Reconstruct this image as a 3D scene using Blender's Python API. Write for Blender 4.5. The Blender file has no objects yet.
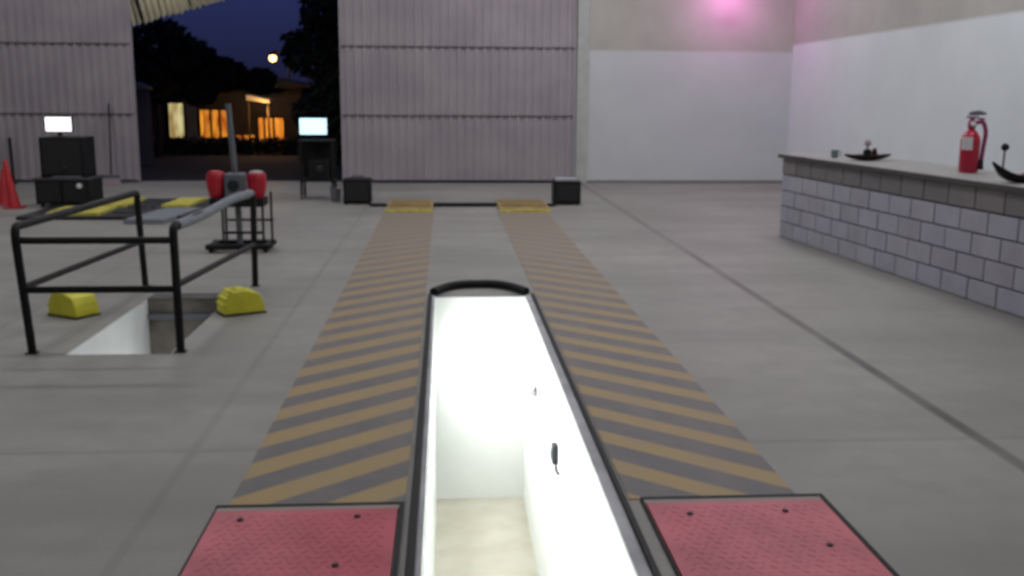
import bpy, bmesh, math, random
from mathutils import Vector, Matrix
random.seed(7)
PI = math.pi
S = bpy.context.scene
COL = S.collection

# ------------------------------------------------------------------ helpers
def lin(c):
    return tuple(((v/255)/12.92 if v/255 <= .04045 else ((v/255+.055)/1.055)**2.4) for v in c)

def mat(name, c, rough=.6, metal=0., var=.12, scale=6., bump=0., bscale=60., c2=None, emit=None, estr=0.):
    m = bpy.data.materials.new(name); m.use_nodes = True
    nt = m.node_tree; N = nt.nodes; L = nt.links
    b = N['Principled BSDF']
    b.inputs['Roughness'].default_value = rough; b.inputs['Metallic'].default_value = metal
    col = lin(c); dark = lin(c2) if c2 else tuple(v*(1-var) for v in col)
    tc = N.new('ShaderNodeTexCoord')
    n = N.new('ShaderNodeTexNoise'); n.inputs['Scale'].default_value = scale; n.inputs['Detail'].default_value = 5
    L.new(tc.outputs['Object'], n.inputs['Vector'])
    r = N.new('ShaderNodeValToRGB'); r.color_ramp.elements[0].position = .35; r.color_ramp.elements[1].position = .65
    r.color_ramp.elements[0].color = (*dark, 1); r.color_ramp.elements[1].color = (*col, 1)
    L.new(n.outputs['Fac'], r.inputs['Fac']); L.new(r.outputs['Color'], b.inputs['Base Color'])
    if bump:
        n2 = N.new('ShaderNodeTexNoise'); n2.inputs['Scale'].default_value = bscale
        L.new(tc.outputs['Object'], n2.inputs['Vector'])
        bp = N.new('ShaderNodeBump'); bp.inputs['Strength'].default_value = bump; bp.inputs['Distance'].default_value = .01
        L.new(n2.outputs['Fac'], bp.inputs['Height']); L.new(bp.outputs['Normal'], b.inputs['Normal'])
    if emit:
        b.inputs['Emission Color'].default_value = (*lin(emit), 1); b.inputs['Emission Strength'].default_value = estr
    return m

class G:                                            # little node-graph builder
    def __init__(s, m): s.t = m.node_tree; s.N = s.t.nodes; s.L = s.t.links
    def put(s, sock, v):
        if isinstance(v, (int, float)): sock.default_value = v
        elif isinstance(v, tuple): sock.default_value = (*v, 1) if len(v) == 3 else v
        else: s.L.new(v, sock)
    def m(s, op, a, b=0., c=None):
        n = s.N.new('ShaderNodeMath'); n.operation = op
        s.put(n.inputs[0], a); s.put(n.inputs[1], b)
        if c is not None: s.put(n.inputs[2], c)
        return n.outputs[0]
    def mix(s, f, a, b):
        n = s.N.new('ShaderNodeMix'); n.data_type = 'RGBA'
        s.put(n.inputs['Factor'], f); s.put(n.inputs[6], a); s.put(n.inputs[7], b)
        return n.outputs[2]
    def coord(s):
        tc = s.N.new('ShaderNodeTexCoord'); sp = s.N.new('ShaderNodeSeparateXYZ')
        s.L.new(tc.outputs['Object'], sp.inputs[0]); return tc.outputs['Object'], sp.outputs
    def noise(s, v, scale, detail=4, lo=.35, hi=.65):
        n = s.N.new('ShaderNodeTexNoise'); n.inputs['Scale'].default_value = scale; n.inputs['Detail'].default_value = detail
        s.L.new(v, n.inputs['Vector'])
        r = s.N.new('ShaderNodeMapRange'); r.inputs[1].default_value = lo; r.inputs[2].default_value = hi
        s.L.new(n.outputs['Fac'], r.inputs[0]); return r.outputs[0]
    def line(s, x, x0, w):                          # 1 on the line, 0 off it
        d = s.m('ABSOLUTE', s.m('SUBTRACT', x, x0))
        r = s.N.new('ShaderNodeMapRange'); r.inputs[1].default_value = w; r.inputs[2].default_value = w*.45
        s.L.new(d, r.inputs[0]); return r.outputs[0]
    def step(s, x, x0, soft):
        r = s.N.new('ShaderNodeMapRange'); r.inputs[1].default_value = x0-soft; r.inputs[2].default_value = x0+soft
        s.L.new(x, r.inputs[0]); return r.outputs[0]

def obj(name, bm, m, parent=None, smooth=False, bevel=0., loc=None, rot=None):
    me = bpy.data.meshes.new(name)
    bmesh.ops.recalc_face_normals(bm, faces=bm.faces[:])
    bm.to_mesh(me); bm.free()
    for k in (m if isinstance(m, (list, tuple)) else [m]): me.materials.append(k)
    o = bpy.data.objects.new(name, me); COL.objects.link(o)
    if smooth:
        me.polygons.foreach_set('use_smooth', [True]*len(me.polygons))
        try: me.set_sharp_from_angle(angle=math.radians(38))
        except Exception: pass
    if bevel:
        b = o.modifiers.new('bevel', 'BEVEL'); b.width = bevel; b.segments = 2; b.limit_method = 'ANGLE'; b.angle_limit = math.radians(40)
    if loc: o.location = loc
    if rot: o.rotation_euler = rot
    if parent: o.parent = parent
    return o

def thing(name, label, cat, loc=(0, 0, 0), rz=0., group=None):
    o = bpy.data.objects.new(name, None); COL.objects.link(o); o.empty_display_size = .1
    o.location = loc; o.rotation_euler = (0, 0, rz); return tag(o, label, cat, group)

def tag(o, label, cat, group=None, kind=None):
    o['label'] = label; o['category'] = cat
    if group: o['group'] = group
    if kind: o['kind'] = kind
    return o

def struct(o, label=None, cat=None):
    o['kind'] = 'structure'
    if label: o['label'] = label
    if cat: o['category'] = cat
    return o

def clone(root, loc, rz, label, group=None):
    r = root.copy(); COL.objects.link(r); r.location = loc; r.rotation_euler = (0, 0, rz); r['label'] = label
    if group: r['group'] = group
    for ch in list(root.children):
        c = ch.copy(); COL.objects.link(c); c.parent = r
        for g in list(ch.children):
            d = g.copy(); COL.objects.link(d); d.parent = c
    return r

def new(): return bmesh.new()

def box(bm, x0, x1, y0, y1, z0, z1, M=None, mi=0):
    v = [bm.verts.new(p) for p in ((x0,y0,z0),(x1,y0,z0),(x1,y1,z0),(x0,y1,z0),(x0,y0,z1),(x1,y0,z1),(x1,y1,z1),(x0,y1,z1))]
    if M: 
        for k in v: k.co = M @ k.co
    for f in ((0,3,2,1),(4,5,6,7),(0,1,5,4),(1,2,6,5),(2,3,7,6),(3,0,4,7)):
        bm.faces.new([v[i] for i in f]).material_index = mi
    return bm

def B(*a, **k): return box(new(), *a, **k)

def fillet(pts, r, n=5):
    pts = [Vector(p) for p in pts]; out = [pts[0]]
    for a, b, c in zip(pts, pts[1:], pts[2:]):
        d = min(r, (a-b).length*.45, (c-b).length*.45)
        p, q = b+(a-b).normalized()*d, b+(c-b).normalized()*d
        for i in range(n+1):
            t = i/n; out.append(p*(1-t)**2+b*2*t*(1-t)+q*t*t)
    out.append(pts[-1]); return out

def tube(bm, pts, r, seg=10, r2=None, mi=0):
    pts = [Vector(p) for p in pts]; n = len(pts); rings = []
    t0 = (pts[1]-pts[0]).normalized(); u = t0.orthogonal().normalized()
    for i, p in enumerate(pts):
        t = ((pts[min(i+1, n-1)]-pts[max(i-1, 0)])).normalized()
        u = (u-t*u.dot(t)).normalized(); w = t.cross(u)
        rr = r if r2 is None else r+(r2-r)*i/(n-1)
        rings.append([bm.verts.new(p+u*math.cos(2*PI*k/seg)*rr+w*math.sin(2*PI*k/seg)*rr) for k in range(seg)])
    for a, b in zip(rings, rings[1:]):
        for k in range(seg): bm.faces.new((a[k], a[(k+1) % seg], b[(k+1) % seg], b[k])).material_index = mi
    bm.faces.new(rings[0][::-1]).material_index = mi; bm.faces.new(rings[-1]).material_index = mi
    return bm

def lathe(bm, prof, c=(0, 0, 0), seg=24, M=None, sx=1., sy=1.):
    rings = []; c = Vector(c)
    for r, z in prof:
        ring = []
        for k in range(seg):
            p = Vector((math.cos(2*PI*k/seg)*max(r, 1e-4)*sx, math.sin(2*PI*k/seg)*max(r, 1e-4)*sy, z))
            if M: p = M @ p
            ring.append(bm.verts.new(p+c))
        rings.append(ring)
    for a, b in zip(rings, rings[1:]):
        for k in range(seg): bm.faces.new((a[k], a[(k+1) % seg], b[(k+1) % seg], b[k]))
    bm.faces.new(rings[0][::-1]); bm.faces.new(rings[-1]); return bm

def prism(bm, poly, y0, y1, M=None):               # poly in x,z extruded along y
    a = [bm.verts.new((x, y0, z)) for x, z in poly]; b = [bm.verts.new((x, y1, z)) for x, z in poly]
    if M:
        for v in a+b: v.co = M @ v.co
    n = len(poly); bm.faces.new(a); bm.faces.new(b[::-1])
    for i in range(n): bm.faces.new((a[i], b[i], b[(i+1) % n], a[(i+1) % n]))
    return bm

def light(name, kind, loc, power, color=(1, 1, 1), size=.1, size_y=None, rot=(0, 0, 0), parent=None, spot=None):
    d = bpy.data.lights.new(name, kind); d.energy = power; d.color = color
    if kind == 'AREA':
        d.size = size
        if size_y: d.shape = 'RECTANGLE'; d.size_y = size_y
    else: d.shadow_soft_size = size
    if spot: d.spot_size = spot; d.spot_blend = 1.
    o = bpy.data.objects.new(name, d); COL.objects.link(o); o.location = loc; o.rotation_euler = rot
    if parent: o.parent = parent
    return o

# ------------------------------------------------------------------ materials
BLACK = mat('black_paint', (18, 18, 21), .6); BLACK.node_tree.nodes['Principled BSDF'].inputs['Specular IOR Level'].default_value = .3
RUBBER = mat('black_rubber', (30, 29, 31), .8, bump=.2)
STEEL_DK = mat('dark_steel', (52, 53, 58), .45, .5)
STEEL = mat('grey_steel', (128, 130, 136), .4, .6)
GREYP = mat('grey_paint', (96, 100, 108), .5)
EDGEP = mat('edge_grey', (176, 177, 182), .6, c2=(150, 150, 156), scale=4)
SLEEVE = mat('grey_foam', (122, 126, 134), .85, bump=.3)
RED = mat('red_enamel', (178, 22, 44), .35)
REDC = mat('red_cone_plastic', (196, 40, 50), .5)
CRIM = mat('crimson_enamel', (176, 22, 56), .3)
MAGENTA = mat('wine_hose', (132, 36, 84), .5)
WHITE = mat('white_plastic', (228, 228, 228), .5)
LABELP = mat('label_paper', (205, 200, 202), .6)
YEL = mat('yellow_plastic', (216, 210, 58), .5, var=.15)
YELP = mat('yellow_paint', (205, 196, 84), .6, c2=(176, 164, 66), scale=9)
OCHRE = mat('worn_ochre_paint', (164, 140, 90), .7, c2=(132, 114, 78), scale=7)
PINKP = mat('pinkish_grey', (168, 148, 156), .5)
DARKRED = mat('dark_red_glaze', (120, 30, 38), .3)
SCREEN = mat('lit_screen', (240, 240, 240), .4, emit=(250, 250, 250), estr=1.6)
SCREEN_C = mat('lit_screen_cyan', (220, 240, 245), .4, emit=(190, 240, 255), estr=1.4)
GALV = mat('galvanised_sheet', (170, 162, 168), .42, .15, c2=(158, 150, 157), scale=1.4)
RAILDK = mat('dark_seam', (70, 66, 70), .6)
GROUT = mat('dark_mortar', (64, 62, 70), .9, bump=.3)
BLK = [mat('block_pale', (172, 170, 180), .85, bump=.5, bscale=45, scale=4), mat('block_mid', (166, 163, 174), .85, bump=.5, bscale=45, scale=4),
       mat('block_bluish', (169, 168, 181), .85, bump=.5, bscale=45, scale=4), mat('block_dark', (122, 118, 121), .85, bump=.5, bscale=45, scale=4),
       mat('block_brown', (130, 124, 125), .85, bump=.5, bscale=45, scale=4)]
SLAB = mat('worktop_stone', (150, 148, 146), .5, bump=.1)
SLABE = mat('worktop_edge', (76, 74, 74), .6)
PITW = mat('white_pit_paint', (236, 238, 236), .55, var=.05, scale=2)
PITF = mat('pit_floor_concrete', (214, 210, 196), .7, c2=(198, 192, 174), scale=3)
DIRTY_SHADED = mat('dirty_shaded_concrete', (128, 122, 116), .9, c2=(74, 70, 66), scale=2.6)  # stains, plus the unlit end wall's shade darkened into the colour
PIT2W = mat('pale_pit_paint', (206, 210, 210), .7, var=.12, scale=3)
CEIL = mat('ceiling_sheet', (170, 170, 168), .8)
GLOW = mat('lamp_diffuser', (245, 245, 245), .5, emit=(255, 252, 244), estr=3.)
ASPH = mat('asphalt', (18, 18, 20), .9, bump=.4)
LEAF = mat('leaf_dark', (38, 46, 32), .7, c2=(24, 28, 22), scale=3)
BARK = mat('bark', (48, 38, 32), .9, bump=.5, bscale=20)
HOUSE = mat('house_render', (46, 42, 44), .9)
ROOFT = mat('roof_tile', (34, 28, 27), .9)
WINP = mat('lit_window_pale', (226, 214, 150), .5, emit=(226, 208, 130), estr=.75)
WINO = mat('lit_window_orange', (236, 150, 50), .5, emit=(240, 146, 40), estr=.95)
LAMPH = mat('street_lamp_glass', (255, 226, 180), .5, emit=(255, 196, 120), estr=4.)
def curtain(m, c1, c2, sc):                          # lit window with folds of a curtain behind the glass
    g = G(m); P = g.N['Principled BSDF']; vec, xyz = g.coord()
    mp = g.N.new('ShaderNodeMapping'); mp.inputs['Scale'].default_value = (sc, 1, 1.1); g.L.new(vec, mp.inputs['Vector'])
    g.L.new(g.mix(g.noise(mp.outputs[0], 1.6, 3, .38, .66), lin(c1), lin(c2)), P.inputs['Emission Color'])
curtain(WINO, (120, 44, 16), (250, 170, 56), 7.); curtain(WINP, (150, 120, 60), (226, 218, 160), 3.)
AWN = mat('pale_awning_sheet', (214, 208, 184), .6)
PINKL = mat('pink_lamp_glass', (240, 120, 200), .4, emit=(255, 90, 200), estr=4.)

# concrete floor with saw-cut joints
CONC = bpy.data.materials.new('hall_concrete'); CONC.use_nodes = True
g = G(CONC); P = g.N['Principled BSDF']; vec, xyz = g.coord(); X, Y, Z = xyz[0], xyz[1], xyz[2]
base = g.mix(g.noise(vec, .55, 5, .3, .7), lin((128, 126, 122)), lin((150, 148, 143)))
base = g.mix(g.m('MULTIPLY', g.noise(vec, 5, 8, .45, .75), .35), base, lin((116, 113, 112)))
st = g.N.new('ShaderNodeMapping'); st.inputs['Scale'].default_value = (.35, 1.6, 1); g.L.new(vec, st.inputs['Vector'])
base = g.mix(g.m('MULTIPLY', g.noise(st.outputs[0], 1.1, 6, .42, .72), .5), base, lin((112, 109, 109)))
right = g.step(X, 2.56, .01)
base = g.mix(g.m('MULTIPLY', right, .10), base, lin((120, 118, 112)))
j = g.m('MULTIPLY', g.line(X, 2.56, .05), g.m('SUBTRACT', 1.25, g.m('MULTIPLY', g.step(Y, 9., 4.), .6)))
for x0, s_ in ((-1.16, .28), (-3.1, .2), (-6.6, .3)): j = g.m('MAXIMUM', j, g.m('MULTIPLY', g.line(X, x0, .03), s_))
for y0, s_ in ((4.48, .32), (8.6, .1), (13.06, .2), (10.25, .22), (17.6, .2), (1.2, .3)):
    j = g.m('MAXIMUM', j, g.m('MULTIPLY', g.line(Y, y0, .02+.0012*y0), s_))
base = g.mix(g.m('MULTIPLY', j, g.m('ADD', .5, g.m('MULTIPLY', g.noise(vec, 1.3, 4), .35))), base, lin((74, 70, 70)))
g.L.new(base, P.inputs['Base Color']); P.inputs['Roughness'].default_value = .55
n2 = g.N.new('ShaderNodeTexNoise'); n2.inputs['Scale'].default_value = 40; g.L.new(vec, n2.inputs['Vector'])
bp = g.N.new('ShaderNodeBump'); bp.inputs['Strength'].default_value = .15; bp.inputs['Distance'].default_value = .01
g.L.new(n2.outputs['Fac'], bp.inputs['Height']); g.L.new(bp.outputs['Normal'], P.inputs['Normal'])

def stripe_mat(name, sgn, slope, per, lo, hi):
    m = bpy.data.materials.new(name); m.use_nodes = True; g = G(m); P = g.N['Principled BSDF']; vec, xyz = g.coord()
    t = g.m('FRACT', g.m('DIVIDE', g.m('ADD', xyz[0], g.m('MULTIPLY', xyz[1], sgn/slope)), per))
    t = g.m('FRACT', g.m('ADD', g.m('SUBTRACT', t, lo), 1.))
    w = hi-lo
    f = g.m('MULTIPLY', g.step(t, .03, .03), g.m('SUBTRACT', 1., g.step(t, w, .03)))
    mp = g.N.new('ShaderNodeMapping'); mp.inputs['Scale'].default_value = (3.2, .35, 1); g.L.new(vec, mp.inputs['Vector'])
    wear = g.m('MAXIMUM', g.noise(vec, 7, 8, .42, .8), g.m('MULTIPLY', g.noise(mp.outputs[0], 1.5, 5, .42, .7), .8))
    far = g.step(xyz[1], 7.6, 4.2)                      # traffic has worn the paint towards the gate
    wear2 = g.m('MINIMUM', g.m('ADD', g.m('MULTIPLY', wear, .5), g.m('MULTIPLY', far, .75)), .92)
    yel = g.mix(wear2, lin((160, 136, 84)), lin((132, 121, 110)))
    yel = g.mix(g.m('MULTIPLY', g.noise(vec, 2.2, 3), .3), yel, lin((158, 128, 94)))
    drk = g.mix(g.m('MULTIPLY', wear2, .75), lin((94, 91, 96)), lin((134, 123, 112)))
    g.L.new(g.mix(f, drk, yel), P.inputs['Base Color']); P.inputs['Roughness'].default_value = .6
    return m
STR_L = stripe_mat('worn_hazard_stripes', -1, .88, .45, .22, .75)
STR_R = stripe_mat('worn_hazard_stripes_mirrored', 1, .89, .45, .85, 1.32)

def two_tone(name, z0, low, high):
    m = bpy.data.materials.new(name); m.use_nodes = True; g = G(m); P = g.N['Principled BSDF']; vec, xyz = g.coord()
    lo = g.mix(g.noise(vec, 1.2, 5), lin(low), lin(tuple(v-5 for v in low)))
    hi = g.mix(g.noise(vec, 1.6, 6, .3, .7), lin(high), lin(tuple(v-12 for v in high)))
    g.L.new(g.mix(g.step(xyz[2], z0, .025), lo, hi), P.inputs['Base Color']); P.inputs['Roughness'].default_value = .75
    return m
WALLB = two_tone('back_wall_paint', 2.48, (198, 201, 204), (182, 180, 173))
WALLR = two_tone('side_wall_paint', 2.61, (222, 227, 232), (188, 185, 180))
WALLP = mat('plain_wall_paint', (170, 170, 168), .8)

TREAD = bpy.data.materials.new('red_tread_plate'); TREAD.use_nodes = True
g = G(TREAD); P = g.N['Principled BSDF']; vec, xyz = g.coord()
c = g.mix(g.noise(vec, 3.5, 6), lin((194, 84, 100)), lin((168, 66, 82)))
c = g.mix(g.m('MULTIPLY', g.noise(vec, 22, 5, .55, .8), .35), c, lin((160, 96, 104)))
g.L.new(c, P.inputs['Base Color']); P.inputs['Roughness'].default_value = .42

# ------------------------------------------------------------------ hall shell
XW, XE, YB, YF, ZC = -12.5, 6.6, -4.5, 19.25, 6.4
PL, PR, PN, PFAR, PZ = -.094, .645, .9, 8.06, -1.74           # bright pit
QL, QR, QN, QF, QZ = -2.38, -1.74, 6.28, 8.05, -1.55          # railed pit
def rects_around(holes, x0, x1, y0, y1):
    xs = sorted({x0, x1, *[h[0] for h in holes], *[h[1] for h in holes]}); ys = sorted({y0, y1, *[h[2] for h in holes], *[h[3] for h in holes]})
    for a, b in zip(xs, xs[1:]):
        for c, d in zip(ys, ys[1:]):
            if not any(h[0] <= a and b <= h[1] and h[2] <= c and d <= h[3] for h in holes): yield a, b, c, d
bm = new()
for a, b, c, d in rects_around([(PL, PR, PN, PFAR), (QL, QR, QN, QF)], XW, XE, YB, 19.6):
    v = [bm.verts.new((x, y, z)) for z in (0, -.1) for x, y in ((a, c), (b, c), (b, d), (a, d))]
    bm.faces.new(v[:4]); bm.faces.new(v[4:][::-1])
bmesh.ops.remove_doubles(bm, verts=bm.verts[:], dist=1e-5)
struct(obj('floor', bm, CONC), 'grey concrete hall floor with saw-cut joints', 'floor')

struct(obj('ceiling', B(XW, XE, YB, YF+.3, ZC, ZC+.15), CEIL))
struct(obj('wall_right', B(XE, XE+.2, YB, YF+.3, -.1, ZC), WALLR), 'white painted side wall with grey band above', 'wall')
struct(obj('wall_left', B(XW-.2, XW, YB, YF+.3, -.1, ZC), WALLP))
struct(obj('wall_front', B(XW, XE, YB-.2, YB, -.1, ZC), WALLP))
struct(obj('wall_back', B(XW, -10.1, YF, YF+.25, -.1, ZC), WALLB)); struct(obj('wall_back', B(-10.1, 2.38, YF, YF+.25, 4.6, ZC), WALLB))
bm = B(2.38, XE, YF, YF+.25, -.1, ZC)
struct(obj('wall_back', bm, WALLB), 'pale back wall beside the corrugated gate', 'wall')
struct(obj('baseboard_back', B(2.70, XE-.005, YF-.012, YF, 0, .05), mat('skirting', (128, 126, 118), .7)))
struct(obj('trim_1', B(2.48, 2.70, YF-.03, YF, 0, ZC-.01), mat('jamb_paint', (184, 186, 184), .7), bevel=.004), 'pale door jamb post', 'trim')

# corrugated sliding gate leaves
def leaf(name, x0, x1, y, label):
    root = struct(bpy.data.objects.new(name, None), label, 'door'); COL.objects.link(root)
    zs = [.05, 1.255, 2.51, 3.76, 4.6]
    pit = .158; d = .028
    for z0, z1 in zip(zs, zs[1:]):
        bm = new(); xs = []; x = x0
        while x < x1-1e-6:
            for fx, fy in ((0, 0), (.42, 0), (.54, 1), (.88, 1)):
                if x+fx*pit < x1: xs.append((x+fx*pit, y-fy*d))
            x += pit
        xs.append((x1, y))
        lo, hi = z0+.008, z1-.008
        f = [(bm.verts.new((a, b, lo)), bm.verts.new((a, b, hi))) for a, b in xs]
        k = [(bm.verts.new((a, b+.004, lo)), bm.verts.new((a, b+.004, hi))) for a, b in xs]
        for p, q, r, s in zip(f, f[1:], k, k[1:]):
            bm.faces.new((p[0], q[0], q[1], p[1])); bm.faces.new((r[0], r[1], s[1], s[0]))
            bm.faces.new((p[0], r[0], s[0], q[0])); bm.faces.new((p[1], q[1], s[1], r[1]))
        bm.faces.new((f[0][0], f[0][1], k[0][1], k[0][0])); bm.faces.new((f[-1][0], k[-1][0], k[-1][1], f[-1][1]))
        obj('corrugated_sheet', bm, GALV, root)
    for z in zs[1:4]: obj('cross_rail', B(x0, x1, y-.032, y+.01, z-.012, z+.012), RAILDK, root)
    bm = B(x0, x1, y+.006, y+.05, 0.03, .10)
    obj('bottom_rail', bm, RAILDK, root)
    bm = B(x0-.03, x0, y-.03, y+.05, .03, 4.6); box(bm, x1, x1+.03, y-.03, y+.05, .03, 4.6)
    obj('edge_frame', bm, GALV, root)
    return root
leaf('door_1', -1.90, 2.41, 19.17, 'corrugated grey sliding gate leaf straight ahead')
leaf('door_2', -10.1, -5.69, 19.17, 'corrugated grey gate leaf behind the black console')

# ------------------------------------------------------------------ bright pit
bm = B(PL-.2, PL, PN, PFAR, PZ, -.1)
# niche for the recessed tube lights: build the left wall as four strips round each niche
bm.free(); bm = new()
PITP = (9, 11, 14, 17)
NZ0, NZ1 = -.62, -.40
nich = [(1.3, 2.7), (3.1, 4.5), (4.9, 6.3), (6.7, 7.9)]
box(bm, PL-.25, PL, PN-.2, PFAR+.2, NZ1, -.0005); box(bm, PL-.25, PL, PN-.2, PFAR+.2, PZ, NZ0)
e = [PN-.2]+[v for n_ in nich for v in n_]+[PFAR+.2]
for a, b in zip(e[::2], e[1::2]): box(bm, PL-.25, PL, a, b, NZ0, NZ1)
box(bm, PL-.25, PL-.12, PN-.2, PFAR+.2, NZ0, NZ1)
struct(obj('wall_pit_left', bm, PITW), 'white left wall of the lit pit', 'wall')
struct(obj('wall_pit_right', B(PR, PR+.2, PN-.2, PFAR+.2, PZ, -.0005), PITW), 'white right wall of the lit pit', 'wall')
struct(obj('wall_pit_far', B(PL, PR, PFAR, PFAR+.2, PZ, -.0005), PITW), 'white end wall of the lit pit', 'wall')
struct(obj('wall_pit_near', B(PL, PR, PN-.2, PN, PZ, -.0005), PITW))
struct(obj('floor_pit', B(PL, PR, PN, PFAR, PZ-.1, PZ), PITF), 'beige floor of the lit pit', 'floor')
for i, (a, b) in enumerate(nich):
    t = thing('pit_lamp', 'recessed white tube lamp in the left wall of the lit pit', 'lamp', (PL-.06, (a+b)/2, (NZ0+NZ1)/2), 0, 'tube lamps in the pit wall')
    h = (b-a)/2-.04
    obj('lamp_housing', B(-.055, -.02, -h, h, -.095, .095), WHITE, t)
    for dz in (-.045, .045): obj('tube', tube(new(), [(.0, -h+.02, dz), (.0, h-.02, dz)], .014, 8), GLOW, t, True)
    light('pit_lamp_glow', 'AREA', (.03, 0, 0), PITP[i], (.97, 1., .98), .18, 2*h, (0, -PI/2, 0), t)

bm = new()
box(bm, PL-.045, PL, PN, PFAR-.02, -.03, .012); box(bm, PR, PR+.07, PN, PFAR-.02, -.03, .012)
rim = thing('pit_edging', 'dark steel angle framing the long bright pit', 'pit edge', (0, 0, 0))
obj('side_angle', B(PL-.018, PL+.003, PN, PFAR, .0, .014), EDGEP, rim)
obj('side_angle', B(PR-.004, PR+.046, PN, PFAR, .0, .014), EDGEP, rim)
obj('side_bar', B(PL-.05, PL-.018, PN, PFAR, 0., .03), BLACK, rim, bevel=.004)
obj('side_bar', B(PR+.046, PR+.07, PN, PFAR, 0., .03), BLACK, rim, bevel=.004)
obj('end_plate', B(PL-.02, PR+.02, PFAR-.004, PFAR+.012, .0, .006), GREYP, rim)
pts = []
for k in range(41):
    t = k/40; x = PL-.01+(PR-PL+.02)*t
    pts.append((x, PFAR+.04+.36*(1-abs(2*t-1)**2.9), .036))
obj('stop_bar', tube(new(), pts, .034, 10), BLACK, None, True)
tag(bpy.data.objects['stop_bar'], 'black curved stop bar across the far end of the bright pit', 'stop bar')

# little fittings on the right wall of the pit
t = thing('pit_hook', 'small dark hook on the white pit wall, nearer the far end', 'hook', (PR, 6.97, -.475))
obj('hook_plate', B(-.012, -.001, -.06, .06, -.035, .035), STEEL_DK, t, bevel=.003)
obj('hook', tube(new(), fillet([(-.01, 0, .01), (-.028, 0, 0), (-.028, 0, -.03), (-.018, 0, -.04)], .012), .007, 8), STEEL_DK, t, True)
t = thing('pit_switch', 'dark switch box with cable on the white pit wall', 'switch', (PR, 5.58, -.45))
obj('switch_box', B(-.035, -.001, -.045, .045, -.05, .06), STEEL_DK, t, bevel=.006)
obj('rocker', B(-.042, -.035, -.018, .018, -.02, .03), GREYP, t)
obj('cable', tube(new(), fillet([(-.012, -.02, -.05), (-.014, -.06, -.08), (-.012, -.16, -.06)], .03), .008, 8), RUBBER, t, True)

# ------------------------------------------------------------------ railed pit (left)
struct(obj('wall_hole_left', B(QL-.2, QL, QN-.2, QF+.2, QZ, -.0005), PIT2W), 'pale wall inside the railed pit', 'wall')
struct(obj('wall_hole_right', B(QR, QR+.2, QN-.2, QF+.2, QZ, -.0005), PIT2W))
struct(obj('wall_hole_far', B(QL, QR, QF, QF+.2, QZ, -.0005), DIRTY_SHADED), 'stained, shade-darkened end wall of the railed pit', 'wall')
struct(obj('wall_hole_near', B(QL, QR, QN-.2, QN, QZ, -.0005), PIT2W))
struct(obj('floor_hole', B(QL, QR, QN, QF, QZ-.1, QZ), DIRTY_SHADED))
t = thing('pit_edge_strip', 'worn dark steel lip at the far end of the railed pit', 'pit edge', (0, 0, 0))
obj('lip_plate', B(QL, QR+.05, QF-.003, QF+.22, 0, .006), mat('stained_steel', (86, 82, 80), .7, c2=(60, 57, 56), scale=5), t)
obj('lip_bar', B(QL, QR, QF-.03, QF-.0005, -.16, -.12), GREYP, t)
t = thing('bulkhead_lamp', 'round bulkhead lamp inside the railed pit', 'lamp', (QR-.001, 6.7, -.5))
obj('lamp_base', lathe(new(), [(.09, 0), (.09, .02), (.08, .03)], M=Matrix.Rotation(-PI/2, 4, 'Y')), GREYP, t)
obj('lamp_glass', lathe(new(), [(.075, .03), (.06, .055), (.02, .065)], M=Matrix.Rotation(-PI/2, 4, 'Y')), GLOW, t, True)
light('bulkhead_glow', 'AREA', (-.1, .3, -.1), 4.8, (1, .99, .97), .5, 1.3, (0, PI/2, 0), t)

rail = thing('guard_rail', 'black tubular guard rail standing round the small left pit', 'guard rail', (0, 0, 0))
RZ = .79; RR = .026
FLx, FRx, BLx, BRx, FY, BY = -2.60, -1.685, -2.55, -1.63, 6.335, 8.6
for x, y, tx, ty in ((FLx, FY, -2.645, FY), (FRx, FY, -1.69, FY), (BLx, BY, -2.575, BY), (BRx, BY, -1.62, BY)):
    obj('leg', tube(new(), [(x, y, 0.004), (tx, ty, RZ-.08)], RR, 12), BLACK, rail, True)
    obj('foot_plate', B(x-.034, x+.034, y-.034, y+.034, 0, .006), BLACK, rail)
def toprail(fx, bx, m, r):
    return obj('top_rail', tube(new(), fillet([(fx, FY, RZ-.09), (fx, FY, RZ+.01), (bx, BY, RZ+.01), (bx, BY, RZ-.09)], .11, 7), r, 12), m, rail, True)
toprail(-2.645, -2.575, BLACK, RR)
tr = toprail(-1.69, -1.62, BLACK, RR)
sl = obj('foam_sleeve', tube(new(), fillet([(-1.69, FY+.08, RZ+.006), (-1.672, FY+.7, RZ+.0), (-1.64, BY-.7, RZ+.03), (-1.622, BY-.1, RZ+.012)], .4, 6), .034, 12), SLEEVE, tr, True)
sl['label'] = 'grey foam sleeve'
for a, b in (((-2.625, FY, .42), (-2.56, BY, .39)), ((-1.688, FY, .43), (-1.625, BY, .36))):
    obj('mid_rail', tube(new(), [a, b], .021, 10), BLACK, rail, True)
for z in (.715, .405): obj('cross_bar', tube(new(), [(-2.60-.045*z/.7, FY, z), (-1.687, FY, z)], .022, 10), BLACK, rail, True)

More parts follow.
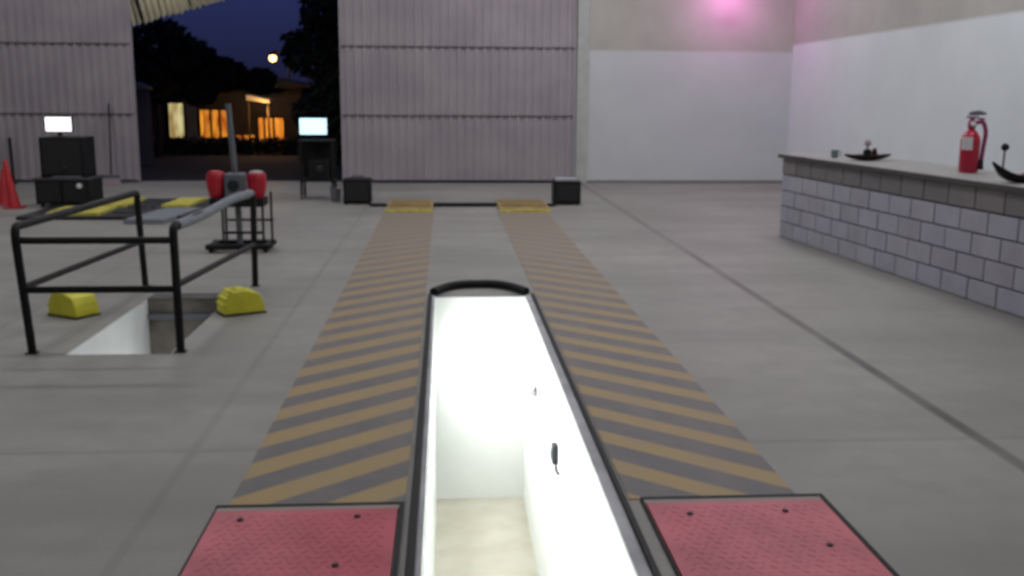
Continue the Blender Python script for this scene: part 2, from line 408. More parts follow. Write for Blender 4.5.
def chock(label, loc, rz, s=1., group='yellow wheel chocks'):
    t = thing('wheel_chock', label, 'wheel chock', loc, rz, group)
    prof = [(-.17, .012), (-.168, .06), (-.155, .12), (-.125, .17), (-.08, .198), (-.01, .204), (.05, .198), (.065, .182), (.085, .186), (.13, .165), (.155, .115), (.168, .06), (.17, .012)]
    bm = prism(new(), prof, -.115, .115); obj('chock_body', bm, YEL, t, bevel=.016)
    obj('rubber_base', B(-.178, .178, -.12, .12, 0, .014), RUBBER, t, bevel=.003)
    bm = new()
    for x, z in ((-.163, .085), (-.145, .134), (-.10, .185)): box(bm, x-.012, x+.012, -.119, .119, z-.004, z+.014)
    obj('grip_ribs', bm, YEL, t, bevel=.004)
    obj('hand_grip', B(-.05, .02, -.07, .07, .2, .212), YEL, t, bevel=.005)
    t.scale = (s, s, s)
    return t
chock('yellow plastic wheel chock by the left rear of the guard rail', (-2.745, 7.47, 0), math.radians(-32), .9)
chock('yellow plastic wheel chock by the right rear of the guard rail', (-1.54, 7.52, 0), math.radians(28), .9)

# ------------------------------------------------------------------ striped lanes, red plates
tag(obj('striped_lane', B(-.865, -.168, 3.812, 14.19, 0, .004), STR_L), 'yellow and grey hazard-striped lane left of the bright pit', 'striped lane')
tag(obj('striped_lane', B(.735, 1.43, 3.812, 14.19, 0, .004), STR_R), 'yellow and grey hazard-striped lane right of the bright pit', 'striped lane')

def plate(label, x0, x1, y0, y1, bolts):
    t = thing('tread_plate', label, 'floor plate', ((x0+x1)/2, (y0+y1)/2, 0), 0, 'red tread plates')
    hx, hy = (x1-x0)/2, (y1-y0)/2
    bm = B(-hx-.012, -hx-.004, -hy, hy+.045, 0, .012); box(bm, hx+.006, hx+.024, -hy, hy+.045, 0, .016); box(bm, -hx-.012, hx+.024, hy+.045, hy+.068, 0, .016)
    obj('plate_frame', bm, BLACK, t)
    obj('edge_strip', B(-hx-.003, hx+.005, hy+.004, hy+.044, 0, .014), mat('edge_concrete', (150, 140, 134), .8), t)
    bm = B(-hx, hx, -hy, hy, 0, .018)
    # raised chequer bars
    y = -hy+.04; k = 0
    while y < hy-.02:
        x = -hx+.05+(.02 if k % 2 else 0)
        while x < hx-.03:
            sg = 1 if int(round((x+hx)/.04)+k) % 2 else -1
            M = Matrix.Translation((x, y, .018)) @ Matrix.Rotation(sg*PI/4, 4, 'Z')
            box(bm, -.0145, .0145, -.003, .003, -.001, .0013, M)
            x += .04
        y += .04; k += 1
    obj('plate', bm, TREAD, t)
    for x, y in bolts: obj('bolt', lathe(new(), [(.013, .017), (.013, .022), (.009, .026)], (x, y, 0), 12), STEEL_DK, t, True)
    return t
plate('red chequered steel floor plate left of the pit in the foreground', -.895, -.195, 2.4, 3.735, ((-.24, .58), (.2, .59), (.16, .18), (-.26, -.1)))
plate('red chequered steel floor plate right of the pit in the foreground', .79, 1.505, 2.4, 3.735, ((-.21, .55), (.17, .56), (.23, .25), (-.24, -.1)))

# ------------------------------------------------------------------ roller bed at the gate
def ramp(label, x0, x1):
    t = thing('ramp_plate', label, 'ramp', ((x0+x1)/2, 14.9, 0), 0, 'ochre ramps before the gate')
    h = (x1-x0)/2
    obj('ramp_body', prism(new(), [(-.62, .02), (-.62, .035), (-.2, .06), (.3, .06), (.7, .012), (.7, .0), (-.62, .0)], -h, h, Matrix.Rotation(PI/2, 4, 'Z')), OCHRE, t)
    obj('front_lip', B(-h-.005, h+.005, -.70, -.615, 0, .028), YELP, t)['label'] = 'bright yellow front edge'
    bm = new()
    for k in range(9): box(bm, -h+.03, h-.03, -.42+k*.1, -.40+k*.1, .045, .0655)
    obj('tread_bars', bm, OCHRE, t)
    return t
a = ramp('ochre yellow ramp plate ending the left striped lane', -.845, -.185)
b = ramp('ochre yellow ramp plate ending the right striped lane', .765, 1.49)
t = thing('threshold_bar', 'low black bar between the two ochre ramps', 'floor bar', (0, 15.02, 0))
obj('bar_body', B(-.18, .76, -.07, .07, 0, .05), BLACK, t, bevel=.012)
obj('bar_end', B(-1.12, -.85, -.06, .06, 0, .04), BLACK, t, bevel=.008); obj('bar_end', B(1.5, 1.64, -.06, .06, 0, .04), BLACK, t, bevel=.008)
def cabinet_box(label, x0, x1, y, h, cap):
    t = thing('motor_box', label, 'equipment box', ((x0+x1)/2, y, 0), 0, 'black boxes beside the gate ramps')
    w = (x1-x0)/2
    obj('box_body', B(-w, w, -.02, .36, .02, h), BLACK, t, bevel=.012)
    obj('front_panel', B(-w+.04, w-.04, -.03, -.02, .06, h-.05), RUBBER, t, bevel=.004)
    bm = new()
    for k in range(5): box(bm, -w+.09, w-.09, -.034, -.03, .1+k*.035, .115+k*.035)
    obj('vent_slats', bm, STEEL_DK, t)
    for sx in (-1, 1): obj('foot', B(sx*(w-.04)-.03, sx*(w-.04)+.03, 0, .34, 0, .02), RUBBER, t)
    if cap: obj('top_cap', B(-w+.03, w-.05, .0, .32, h, h+.035), EDGEP, t, bevel=.006)['label'] = 'bright metal top'
    else: obj('handle', tube(new(), fillet([(-.08, .17, h), (-.08, .17, h+.03), (.08, .17, h+.03), (.08, .17, h)], .015), .008, 8), BLACK, t, True)
    return t
cabinet_box('black box at the left end of the gate ramps', -1.54, -1.13, 15.3, .38, False)
cabinet_box('black box with silver top at the right end of the gate ramps', 1.64, 2.05, 15.2, .36, True)

# ------------------------------------------------------------------ brake tester bed (left rear)
t = thing('roller_bed', 'dark low roller bed with yellow covers behind the guard rail', 'roller bed', (0, 0, 0))
bm = B(-5.55, -3.35, 13.35, 14.75, 0, .05); box(bm, -4.9, -3.35, 14.7501, 15.7, 0, .05)
obj('bed_frame', bm, STEEL_DK, t, bevel=.01)
def skew(x0, x1, y0, y1, sk, z0, z1):
    bm = new(); v = [bm.verts.new((x+(sk if y == y1 else 0), y, z)) for z in (z0, z1) for x, y in ((x0, y0), (x1, y0), (x1, y1), (x0, y1))]
    for f in ((0,3,2,1),(4,5,6,7),(0,1,5,4),(1,2,6,5),(2,3,7,6),(3,0,4,7)): bm.faces.new([v[i] for i in f])
    return bm
obj('roller_cover', skew(-5.20, -4.52, 13.42, 14.3, -.05, .05, .085), YELP, t)
obj('roller_cover', skew(-4.88, -4.5, 14.42, 15.55, -.02, .05, .085), YELP, t)
obj('roller_cover', skew(-4.00, -3.62, 14.45, 15.5, .02, .05, .085), YELP, t)
obj('grey_ramp', skew(-4.05, -3.55, 12.9, 14.3, .15, .0, .06), SLEEVE, t)
for y in (13.7, 14.35): obj('roller', tube(new(), [(-4.42, y, .04), (-4.08, y, .04)], .05, 14), STEEL_DK, t, True)

# ------------------------------------------------------------------ headlamp test trolley
t = thing('headlamp_tester', 'wheeled test stand with two red canisters and tall grey post', 'test stand', (-2.15, 10.62, 0))
bm = B(-.33, .33, -.16, -.06, .035, .085); box(bm, -.33, .33, .2, .28, .035, .085); box(bm, -.32, -.25, -.1, .24, .04, .08); box(bm, .25, .32, -.1, .24, .04, .08)
obj('base_frame', bm, BLACK, t, bevel=.008)
for x in (-.28, .28):
    for y in (-.11, .24): obj('wheel', lathe(new(), [(.03, -.02), (.04, -.012), (.04, .012), (.03, .02)], (x, y, .04), 14, Matrix.Rotation(PI/2, 4, 'Y')), RUBBER, t, True)
for x, y in ((-.17, 0), (.24, .02), (.325, .05), (-.17, .16)): obj('upright', tube(new(), [(x, y, .06), (x, y, .62)], .013, 10), STEEL_DK, t, True)
obj('centre_post', tube(new(), [(-.01, .05, .06), (-.02, .05, .60)], .032, 12), GREYP, t, True)
obj('cross_bar', B(-.18, .25, .0, .03, .18, .205), STEEL_DK, t); obj('cross_bar', B(-.18, .33, .14, .17, .3, .32), STEEL_DK, t)
obj('tall_post', tube(new(), [(-.03, .1, .58), (-.085, .1, 1.52)], .03, 12), GREYP, t, True)
obj('tray', B(-.28, .27, -.08, .2, .47, .56), BLACK, t, bevel=.01)
hb = obj('optics_box', B(-.125, .06, -.07, .18, .56, .81), GREYP, t, bevel=.012)
obj('lens', lathe(new(), [(.06, 0), (.06, .012), (.045, .016)], (-.032, -.07, .69), 18, Matrix.Rotation(PI/2, 4, 'X')), STEEL_DK, hb, True)
for x, lidm in ((-.225, RED), (.19, PINKP)):
    c = obj('canister', lathe(new(), [(.06, .545), (.075, .57), (.095, .66), (.1, .74), (.096, .79), (.085, .815)], (x, .03, 0), 24), RED, t, True)
    obj('lid', lathe(new(), [(.078, .81), (.07, .83), (.03, .84)], (x, .03, 0), 20), lidm, c, True)

# ------------------------------------------------------------------ black console (left)
t = thing('test_console', 'black equipment console with tall back box by the left gate leaf', 'console', (-5.44, 14.85, 0))
obj('base_cabinet', B(-.43, .32, 0, .62, .05, .39), BLACK, t, bevel=.01)
obj('desk_top', B(-.45, .34, -.03, .64, .39, .425), mat('desk_laminate', (62, 60, 64), .5), t, bevel=.006)
for x0, x1 in ((-.40, -.07), (-.03, .29)):
    d = obj('door', B(x0, x1, -.018, 0, .08, .37), RUBBER, t, bevel=.004)
    obj('door_handle', B(x1-.06 if x0 < 0 else x0+.03, x1-.03 if x0 < 0 else x0+.06, -.03, -.018, .2, .28), STEEL_DK, d)
obj('dial', lathe(new(), [(.04, 0), (.04, .012), (.032, .02)], (.20, -.018, .315), 20, Matrix.Rotation(PI/2, 4, 'X')), WHITE, t, True)['label'] = 'small round white dial'
bx = obj('back_box', B(-.37, .25, .1, .6, .425, 1.0), BLACK, t, bevel=.01)
obj('recessed_panel', B(-.33, .21, .085, .1, .47, .96), RUBBER, bx, bevel=.004)
obj('knob', lathe(new(), [(.03, 0), (.03, .02), (.02, .028)], (-.03, .085, .56), 16, Matrix.Rotation(PI/2, 4, 'X')), STEEL_DK, bx, True)
for x in (-.36, .26):
    for y in (.06, .56): obj('caster', lathe(new(), [(.03, -.018), (.034, -.01), (.034, .01), (.03, .018)], (x, y, .034), 12, Matrix.Rotation(PI/2, 4, 'Y')), RUBBER, t, True)
t = thing('keyboard', 'grey keyboard lying on the desk of the black console', 'keyboard', (-5.42, 14.885, .426))
obj('key_tray', B(-.2, .2, -.06, .06, 0, .02), GREYP, t, bevel=.004)
bm = new()
for r in range(4):
    for k in range(12): box(bm, -.185+k*.031, -.16+k*.031, -.055+r*.028, -.032+r*.028, .02, .028)
obj('keys', bm, STEEL, t)

def monitor(label, loc, w, h, scr, rz=0):
    t = thing('monitor', label, 'monitor', loc, rz)
    obj('monitor_foot', lathe(new(), [(.09, 0), (.09, .01), (.03, .018)], seg=20), BLACK, t, True)
    obj('monitor_neck', B(-.025, .025, .0, .03, .015, .1), BLACK, t)
    s = obj('monitor_case', B(-w/2-.014, w/2+.014, -.02, .03, .065, .065+h+.03), BLACK, t, bevel=.006)
    obj('screen', B(-w/2, w/2, -.024, -.0195, .08, .08+h), scr, s)
    return t
SCR = bpy.data.materials.new('lit_screen_with_marks'); SCR.use_nodes = True
g = G(SCR); P = g.N['Principled BSDF']; vec, xyz = g.coord()
mk = g.m('MULTIPLY', g.line(xyz[0], 0, .022), g.m('MULTIPLY', g.step(xyz[2], .14, .01), g.m('SUBTRACT', 1., g.step(xyz[2], .23, .01))))
mk = g.m('MULTIPLY', mk, g.step(g.m('FRACT', g.m('MULTIPLY', xyz[2], 34.)), .5, .1))
g.L.new(g.mix(mk, (1., 1., 1.), (.55, .55, .58)), P.inputs['Emission Color']); P.inputs['Emission Strength'].default_value = 1.5
monitor('monitor with glowing white screen on top of the black console', (-5.56, 15.1, 1.001), .36, .20, SCR)

# ------------------------------------------------------------------ right console in the gate opening
t = thing('monitor_trolley', 'dark trolley on castors in the gate opening', 'trolley', (-2.02, 16.2, 0))
obj('trolley_top', B(-.27, .27, -.2, .25, .9, .93), BLACK, t, bevel=.006)
obj('trolley_back', B(-.24, .27, .2, .23, .25, .9), BLACK, t)
obj('trolley_shelf', B(-.25, .27, -.18, .23, .28, .31), BLACK, t, bevel=.004)
obj('equipment_box', B(-.14, .16, -.1, .2, .31, .62), BLACK, t, bevel=.01)
obj('gauge', lathe(new(), [(.06, 0), (.06, .012), (.05, .018)], (.04, -.1, .47), 18, Matrix.Rotation(PI/2, 4, 'X')), STEEL_DK, t, True)
for x in (-.24, .25):
    for y in (-.17, .22):
        l = obj('leg', B(x-.018, x+.018, y-.018, y+.018, .06, .9), BLACK, t)
        obj('castor', lathe(new(), [(.028, -.016), (.034, -.01), (.034, .01), (.028, .016)], (x, y, .034), 12, Matrix.Rotation(PI/2, 4, 'Y')), GREYP if y < 0 else RUBBER, l, True)
monitor('monitor with cyan-white glowing screen on the trolley in the gate opening', (-2.07, 16.2, .9305), .42, .25, SCREEN_C)
t = thing('bucket', 'small pale grey bucket on the floor between trolley and black box', 'bucket', (-1.70, 15.75, 0))
obj('bucket_body', lathe(new(), [(.06, 0), (.075, .02), (.09, .2), (.095, .205), (.088, .2), (.07, .03)], seg=24), STEEL, t, True)
obj('bail_handle', tube(new(), [(.09*math.cos(a_), .02, .2+.09*math.sin(a_)*.6) for a_ in [PI*k/12 for k in range(13)]], .005, 6), STEEL_DK, t, True)

# ------------------------------------------------------------------ cone, broom, stick at the left wall
t = thing('traffic_cone', 'red traffic cone on the floor at the far left', 'cone', (-6.15, 14.8, 0))
obj('cone_base', B(-.12, .12, -.12, .12, 0, .03), REDC, t, bevel=.01)
M = Matrix.Rotation(math.radians(-7), 4, 'Y')
obj('cone_body', lathe(new(), [(.085, .028), (.08, .06), (.03, .66), (.022, .69), (.015, .69)], seg=24, M=M), REDC, t, True)
t = thing('traffic_cone', 'second red cone cut off by the left edge of the photo', 'cone', (-6.48, 15.3, 0))
obj('cone_base', B(-.15, .15, -.15, .15, 0, .03), REDC, t, bevel=.01)
obj('cone_body', lathe(new(), [(.115, .028), (.105, .06), (.03, .5), (.022, .52), (.015, .52)], seg=24), REDC, t, True)
t = thing('broom', 'thin dark broom leaning on the gate leaf right of the black console', 'broom', (-6.10, 18.85, 0))
obj('broom_stick', tube(new(), [(.02, 0, .16), (-.02, .25, 1.45)], .016, 8), BLACK, t, True)
obj('broom_head', B(-.16, .16, -.04, .05, .11, .17), GREYP, t, bevel=.01)
obj('bristles', prism(new(), [(-.15, .11), (.15, .11), (.18, .0), (-.18, .0)], -.035, .045), PINKP, t)
t = thing('stick', 'black stick leaning on the gate leaf behind the red cones', 'stick', (-7.83, 18.95, 0))
obj('stick_shaft', tube(new(), [(0, -.05, .02), (-.1, .15, .82)], .028, 10), BLACK, t, True)
obj('stick_foot', lathe(new(), [(.05, 0), (.045, .03), (.03, .05)], (0, -.05, 0), 14), RUBBER, t, True)

# ------------------------------------------------------------------ counter
A = Vector((3.955, 11.66, 0)); Bp = Vector((4.50, 4.5, 0)); d = (Bp-A); LEN = d.length; ang = math.atan2(d.y, d.x)
cnt = thing('block_counter', 'long counter of painted concrete blocks along the right wall', 'counter', A, ang)   # local x along the front, +y away from the hall
DEP = .78
obj('counter_core', B(.006, LEN, .012, DEP, 0, .925), GROUT, cnt)
CH = .1835; bl = .385
bm = new()
for r in range(5):
    z0 = r*CH+.006 if r < 4 else 4*CH+.008; z1 = (r+1)*CH-.006 if r < 4 else .925
    x = -bl/2 if r % 2 else 0
    while x < LEN:
        a_, b_ = max(x, 0)+.008, min(x+bl, LEN)-.008
        if b_-a_ > .03:
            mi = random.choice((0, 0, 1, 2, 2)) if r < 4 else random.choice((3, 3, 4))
            box(bm, a_, b_, random.uniform(-.003, .002), .05, z0, z1, mi=mi)
        x += bl
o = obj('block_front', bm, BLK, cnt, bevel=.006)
obj('worktop', B(-.05, LEN+.02, -.035, DEP+.04, .926, .975), [SLAB], cnt, bevel=.006)
obj('worktop_edge', B(-.055, LEN+.02, -.04, -.034, .93, .966), SLABE, cnt)['label'] = 'dark front edge'

TOP = .9755
def dish(label, loc, rz, w, H_=.045):
    t = thing('dish', label, 'dish', loc, rz, 'boat-shaped dishes on the counter')
    bm = new(); n = 16; rows = []
    for k in range(n+1):
        u = -1+2*k/n; hw = .5*.42*(1-abs(u)**2.2)*w+.004; zl = .055+H_*abs(u)**2; zb = .008+(H_+.03)*abs(u)**2.4
        rows.append([bm.verts.new((u*w/2*1.1, s_*hw*f, z)) for s_, f, z in ((-1, 1, zl), (-1, .55, zb+.006), (0, 0, zb), (1, .55, zb+.006), (1, 1, zl))])
    for a_, b_ in zip(rows, rows[1:]):
        for i in range(4): bm.faces.new((a_[i], a_[i+1], b_[i+1], b_[i]))
    o = obj('dish_shell', bm, BLACK, t, True); so = o.modifiers.new('thick', 'SOLIDIFY'); so.thickness = .008; so.offset = 1
    obj('dish_lining', lathe(new(), [(.24*w, .02), (.31*w, .05), (.33*w, .064), (.30*w, .066)], seg=24, sy=.45), DARKRED, t, True)['label'] = 'dark red inside'
    return t
def ornament(label, loc, h, r, ballm, group=None):
    t = thing('ball_ornament', label, 'ornament', loc, 0, group)
    obj('stem', tube(new(), [(0, 0, 0), (.004, 0, h-r)], .008, 8), STEEL, t, True)
    obj('stem_foot', lathe(new(), [(.028, 0), (.026, .008), (.01, .014)], seg=16), STEEL, t, True)
    obj('ball', lathe(new(), [(r*math.sin(PI*k/10), h-r*math.cos(PI*k/10)) for k in range(11)], (.004, 0, 0), 16), ballm, t, True)
    return t
dish('dark boat-shaped dish near the far end of the block counter', (4.42, 10.36, TOP), .1, .46, .015)
dish('dark boat-shaped dish on the counter right of the extinguisher', (4.45, 7.56, TOP), .1, .44, .11)
ornament('black ball on a thin stem standing in the right-hand dish', (4.335, 7.62, TOP+.045), .225, .03, BLACK)
t = thing('jar', 'small black jar with pinkish stopper in the far dish', 'jar', (4.385, 10.30, TOP+.037))
obj('jar_body', lathe(new(), [(.03, 0), (.042, .02), (.042, .07), (.025, .085)], seg=18), BLACK, t, True)
obj('stopper', lathe(new(), [(.012, .085), (.012, .11), (.034, .135), (.034, .165), (.015, .185)], seg=16), PINKP, t, True)
t = thing('jar', 'smaller black jar at the right in the far dish', 'jar', (4.475, 10.33, TOP+.037))
obj('jar_body', lathe(new(), [(.02, 0), (.027, .015), (.027, .06), (.018, .075)], seg=18), BLACK, t, True)
obj('jar_cap', lathe(new(), [(.02, .074), (.02, .09), (.012, .095)], seg=16), DARKRED, t, True)
t = thing('cup', 'small greenish grey cup left of the far dish on the counter', 'cup', (4.235, 10.80, TOP))
obj('cup_body', lathe(new(), [(.03, 0), (.036, .02), (.042, .085), (.036, .085), (.03, .02)], seg=18), mat('greenish_glaze', (112, 128, 126), .4), t, True)
obj('cup_handle', tube(new(), fillet([(.036, 0, .07), (.07, 0, .065), (.07, 0, .03), (.034, 0, .02)], .015), .005, 8), bpy.data.materials['greenish_glaze'], t, True)

t = thing('fire_extinguisher', 'red fire extinguisher with wine-coloured hose standing on the counter', 'fire extinguisher', (4.60, 8.64, TOP), math.radians(-15))
cyl = obj('cylinder', lathe(new(), [(.072, 0), (.080, .012), (.080, .27), (.072, .315), (.05, .355), (.028, .37), (.028, .39)], seg=28), CRIM, t, True)
obj('label_sheet', lathe(new(), [(.0808, .21), (.0808, .29)], seg=28), CRIM, cyl, True)
bm = new()
for k in range(9):
    a0 = math.radians(200+k*9)
    if k: 
        v = [bm.verts.new((math.cos(q)*.082, math.sin(q)*.082, z)) for q, z in ((pa, .2), (a0, .2), (a0, .31), (pa, .31))]; bm.faces.new(v)
    pa = a0
obj('paper_label', bm, LABELP, cyl)
obj('valve_body', lathe(new(), [(.03, .385), (.034, .4), (.034, .44), (.02, .46), (.02, .475)], seg=18), MAGENTA, t, True)
bm = prism(new(), [(.10, .455), (.02, .47), (-.05, .475), (-.05, .49), (.02, .488), (.105, .47)], -.014, .014); obj('carry_handle', bm, MAGENTA, t, bevel=.003)
bm = prism(new(), [(.11, .505), (.02, .495), (-.04, .50), (-.02, .53), (.05, .54), (.11, .52)], -.012, .012); obj('squeeze_lever', bm, GREYP, t, bevel=.003)
obj('gauge', lathe(new(), [(.022, 0), (.022, .014), (.016, .018)], (0, -.03, .425), 16, Matrix.Rotation(PI/2, 4, 'X')), WHITE, t, True)
hs = obj('hose', tube(new(), fillet([(.02, 0, .43), (.085, -.02, .45), (.115, -.03, .36), (.10, -.03, .2), (.095, -.03, .12)], .05, 6), .018, 10), MAGENTA, t, True)
obj('nozzle', tube(new(), [(.095, -.03, .13), (.093, -.03, .03)], .016, 10, r2=.026), BLACK, hs, True)

# ------------------------------------------------------------------ hall lamps (above the frame)
n_ = 0
for y in (2., 6.8, 11.6, 16.6):
    for x in (-7.6, -3.2, 1.2, 4.9):
        t = thing('ceiling_lamp', 'long white fluorescent ceiling lamp hanging over the hall', 'ceiling lamp', (x, y, 5.7), 0, 'fluorescent ceiling lamps')
        obj('lamp_housing', B(-.7, .7, -.12, .12, .02, .1), WHITE, t, bevel=.01)
        for dy in (-.05, .05): obj('tube', tube(new(), [(-.66, dy, .0), (.66, dy, .0)], .013, 8), GLOW, t, True)
        obj('suspension_wire', tube(new(), [(-.5, 0, .1), (-.5, 0, .7)], .004, 6), STEEL, t); obj('suspension_wire', tube(new(), [(.5, 0, .1), (.5, 0, .7)], .004, 6), STEEL, t)
        k = {-7.6: .75, -3.2: .8, 1.2: 1.1, 4.9: 1.05}[x]*{2.: .55, 6.8: .9, 11.6: 1.1, 16.6: 1.0}[y]
        light('lamp_glow', 'AREA', (0, 0, -.03), 58*k, (.985, .99, 1.02), 1.35, .2, (0, 0, 0), t)

t = thing('added_pink_lamp', 'added unseen pink lamp that tints the back wall', 'added lamp', (5.30, YF, 3.62))  # unseen fixture added to cast the pink glow on the wall below
obj('wall_plate', B(-.08, .08, -.02, -.001, -.06, .06), GREYP, t, bevel=.004)
obj('lamp_arm', tube(new(), [(0, -.02, 0), (0, -.55, .05)], .014, 8), GREYP, t, True)
obj('lamp_shade', lathe(new(), [(.05, .1), (.09, .02), (.086, .018), (.04, .09)], (0, -.58, -.02), 20), GREYP, t, True)
obj('bulb', lathe(new(), [(.01, -.03), (.035, .0), (.03, .04), (.015, .06)], (0, -.58, -.0), 16), PINKL, t, True)
light('pink_glow', 'POINT', (0, -.58, -.14), 24, (1., .26, .82), .06, parent=t)

# ------------------------------------------------------------------ outside at dusk
struct(obj('ground_yard', B(-40, 12, 19.6, 90, -.25, -.02), ASPH), 'dark asphalt yard outside the gate', 'ground')
def tree(label, loc, th, clumps, nleaf, group='dark trees beyond the gate', name='tree'):
    t = thing(name, label, 'tree', loc, 0, group)
    bm = new(); tube(bm, [(0, 0, 0), (.04, .02, th*.5), (-.03, 0, th)], .11, 8, r2=.06)
    for cx, cy, cz, r in clumps: tube(bm, [(0, 0, th*.7), (cx*.6, cy*.6, (cz+th*.7)/2+.1), (cx, cy, cz)], .045, 6, r2=.015)
    obj('trunk', bm, BARK, t, True)
    bm = new()
    for cx, cy, cz, r in clumps:
        for k in range(int(nleaf)):
            v = Vector((random.gauss(0, 1), random.gauss(0, 1), random.gauss(0, 1))).normalized()*r*random.uniform(.35, 1.05)**.6
            c = Vector((cx, cy, cz))+Vector((v.x, v.y, v.z*.8))
            n = Vector((random.gauss(0, 1), random.gauss(0, 1), random.gauss(0, .6))).normalized(); u = n.orthogonal().normalized(); w = n.cross(u)
            s = random.uniform(.07, .15)
            q = [bm.verts.new(c+u*s*a_+w*s*.55*b_+n*s*h_) for a_, b_, h_ in ((-1, 0, 0), (0, -1, .2), (1, 0, -.1), (0, 1, .2))]
            bm.faces.new(q)
    obj('crown', bm, LEAF, t)
    return t
tree('dark tree left in the gate opening, in front of the house', (-7.6, 27.5, -.02), 2.0, [(-.9, 0, 2.6, .8), (.1, .2, 2.9, .85), (.9, 0, 2.5, .75), (1.5, .3, 2.2, .55), (-.3, -.3, 2.1, .7), (-1.5, .2, 3.2, .7), (1.9, 0, 2.15, .5), (2.7, .2, 2.0, .4), (1.2, -.2, 1.75, .45), (-1.3, -.2, 1.8, .6)], 1000)
tree('tall dark tree at the right side of the gate opening', (-2.75, 25.0, -.02), 2.4, [(-.2, 0, 1.2, .7), (.3, .1, 1.9, .8), (-.3, 0, 2.7, .85), (.2, 0, 3.6, .9), (.0, .2, 4.5, .9), (-.25, .1, .4, .6), (.5, 0, .5, .6)], 900)
t = thing('hedge', 'low dark hedge along the yard in front of the lit house', 'hedge', (-7.5, 29.2, -.02))
bm = new()
for k in range(5200):
    c = Vector((random.uniform(-3.4, 3.6), random.uniform(-.3, .3), random.uniform(.02, .42)+.05*math.sin(k*.37)))
    n = Vector((random.gauss(0, 1), random.gauss(0, 1), random.gauss(0, 1))).normalized(); u = n.orthogonal().normalized(); w = n.cross(u); s = random.uniform(.04, .08)
    bm.faces.new([bm.verts.new(c+u*s*a_+w*s*.6*b_) for a_, b_ in ((-1, 0), (0, -1), (1, 0), (0, 1))])
obj('hedge_leaves', bm, LEAF, t)
bm = new()
for k in range(24): tube(bm, [(-3.3+k*.29, 0, 0), (-3.3+k*.29+.05, .05, .35)], .015, 5)
obj('hedge_stems', bm, BARK, t)

h = thing('house', 'low dark house with lit windows and orange porch beyond the gate', 'house', (-7.0, 32.0, -.02))
obj('house_wall', B(-3.6, 2.6, .0, 4, 0, 1.95), HOUSE, h)
obj('roof', prism(new(), [(-3.9, 1.95), (-.5, 2.6), (2.9, 1.95), (2.9, 1.87), (-3.9, 1.87)], -.5, 4.2), ROOFT, h)
def window(x0, x1, z0, z1, m, bars):
    f = new(); box(f, x0-.05, x1+.05, -.05, -.001, z0-.05, z0); box(f, x0-.05, x1+.05, -.05, -.001, z1, z1+.05); box(f, x0-.05, x0, -.05, -.001, z0, z1); box(f, x1, x1+.05, -.05, -.001, z0, z1)
    for q in bars: box(f, q-.035, q+.035, -.05, -.001, z0, z1)
    w = obj('window', f, ROOFT, h); obj('pane', B(x0, x1, -.02, -.004, z0, z1), m, w)
window(-1.46, -1.02, .34, 1.38, WINP, []); window(-.52, .28, .34, 1.18, WINO, [-.2, .07]); 
window(.55, 1.1, .18, .42, WINO, [.75]); window(1.25, 2.0, .1, .95, WINO, [1.42, 1.7])
obj('house_door', B(-.95, -.62, -.04, -.001, .05, 1.35), GREYP, h)
k = thing('porch_awning', 'small pale awning on posts beside the lit house', 'awning', (-5.5, 30.9, -.02))
obj('awning_sheet', prism(new(), [(-.32, 1.50), (.34, 1.42), (.34, 1.50), (-.32, 1.64)], -.4, .4), AWN, k)
for x in (-.28, .3): obj('post', tube(new(), [(x, -.35, 0), (x, -.35, 1.46)], .03, 8), BARK, k)
light('porch_light', 'POINT', (-5.3, 30.4, 1.15), 42, (1, .5, .14), .1)
light('porch_top_light', 'POINT', (-5.5, 30.2, 2.3), 25, (1, .72, .45), .1)

t = thing('street_lamp', 'glowing street lamp on a dark post beyond the house', 'street lamp', (-9.85, 60, -.02))
obj('lamp_post', tube(new(), fillet([(.9, 0, 0), (.9, 0, 4.15), (0, 0, 4.1)], .3), .06, 10), BLACK, t, True)
hd = obj('lamp_head', lathe(new(), [(.1, 4.08), (.3, 3.98), (.32, 3.92), (.05, 3.91)], seg=20), BLACK, t, True)
obj('lamp_globe', lathe(new(), [(.22*math.sin(PI*q/10)+.001, 3.76-.22*math.cos(PI*q/10)) for q in range(11)], seg=20), LAMPH, hd, True)
light('street_glow', 'POINT', (-9.85, 59, 3.4), 90, (1, .72, .4), .3)

t = thing('awning', 'pale corrugated awning outside the top left of the gate opening', 'awning', (-5.4, 20.6, 0))
bm = new(); rows = []
for i in range(31):
    x = -.75+i*.06; z0 = 3.02+.29*(x+.42)
    jag = .05*(i % 2)+random.uniform(-.02, .03)
    rows.append((bm.verts.new((x, .4, z0+jag)), bm.verts.new((x, -1.04, 4.72+.02*(i % 2)))))
for a_, b_ in zip(rows, rows[1:]): bm.faces.new((a_[0], b_[0], b_[1], a_[1]))
o = obj('awning_sheet', bm, AWN, t); so = o.modifiers.new('thick', 'SOLIDIFY'); so.thickness = .012
for x in (-.55, .4, .95): obj('bracket', tube(new(), [(x, -1.10, 4.64), (x, .34, 3.1+.29*(x+.42))], .018, 8), STEEL_DK, t, True)
light('awning_lamp', 'POINT', (-5.2, 19.9, 3.75), 14, (1., .95, .82), .1)

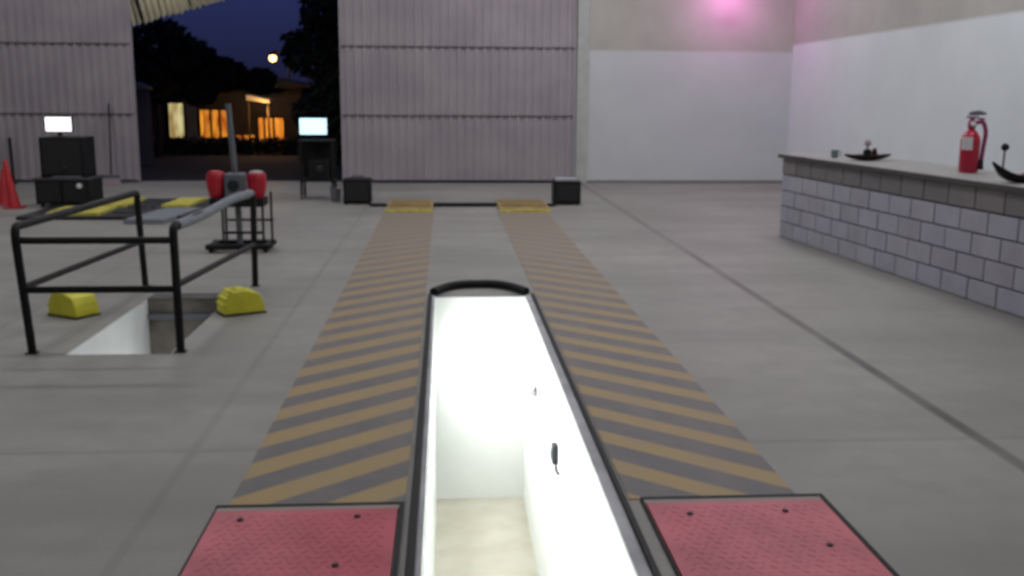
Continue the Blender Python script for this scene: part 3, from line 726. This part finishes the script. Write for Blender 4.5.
t = thing('gate_post', 'dark stone post standing outside at the left of the opening', 'post', (-7.05, 24.2, -.02))
obj('post_shaft', B(-.2, .2, -.2, .2, 0, 1.75), mat('post_render', (62, 62, 74), .9), t, bevel=.02)
obj('post_cap', prism(new(), [(-.26, 1.75), (.26, 1.75), (.26, 1.8), (0, 1.92), (-.26, 1.8)], -.26, .26), GREYP, t, bevel=.01)

# ------------------------------------------------------------------ sky
W = bpy.data.worlds.new('dusk'); S.world = W; W.use_nodes = True
nt = W.node_tree; bg = nt.nodes['Background']
tc = nt.nodes.new('ShaderNodeTexCoord'); sp = nt.nodes.new('ShaderNodeSeparateXYZ'); cr = nt.nodes.new('ShaderNodeValToRGB')
nt.links.new(tc.outputs['Generated'], sp.inputs[0]); nt.links.new(sp.outputs['Z'], cr.inputs['Fac'])
cr.color_ramp.elements[0].position = .0; cr.color_ramp.elements[0].color = (*lin((26, 26, 46)), 1)
cr.color_ramp.elements[1].position = .12; cr.color_ramp.elements[1].color = (*lin((40, 48, 92)), 1)
nt.links.new(cr.outputs['Color'], bg.inputs['Color']); bg.inputs['Strength'].default_value = 1.

# ------------------------------------------------------------------ camera
cam = bpy.data.cameras.new('camera'); co = bpy.data.objects.new('camera', cam); COL.objects.link(co)
f_px, ps, th, ro = 1006.77, .0664719, .186939, .0064334
F = Vector((math.sin(ps)*math.cos(th), math.cos(ps)*math.cos(th), -math.sin(th)))
r0 = Vector((math.cos(ps), -math.sin(ps), 0)); u0 = r0.cross(F)
r = r0*math.cos(ro)+u0*math.sin(ro); u = r.cross(F)
M = Matrix((r, u, -F)).transposed().to_4x4(); M.translation = (0, 0, 1.6)
co.matrix_world = M
cam.sensor_width = 36; cam.lens = f_px*36/1024; cam.clip_end = 300; cam.clip_start = .05
cam.dof.use_dof = True; cam.dof.focus_distance = .6; cam.dof.aperture_fstop = cam.lens/1000/.0021   # a soft, slightly misfocused phone picture
S.camera = co

S.view_settings.view_transform = 'Standard'; S.view_settings.look = 'None'
S.view_settings.gamma = 1; S.view_settings.use_curve_mapping = False; S.view_settings.exposure = 0.
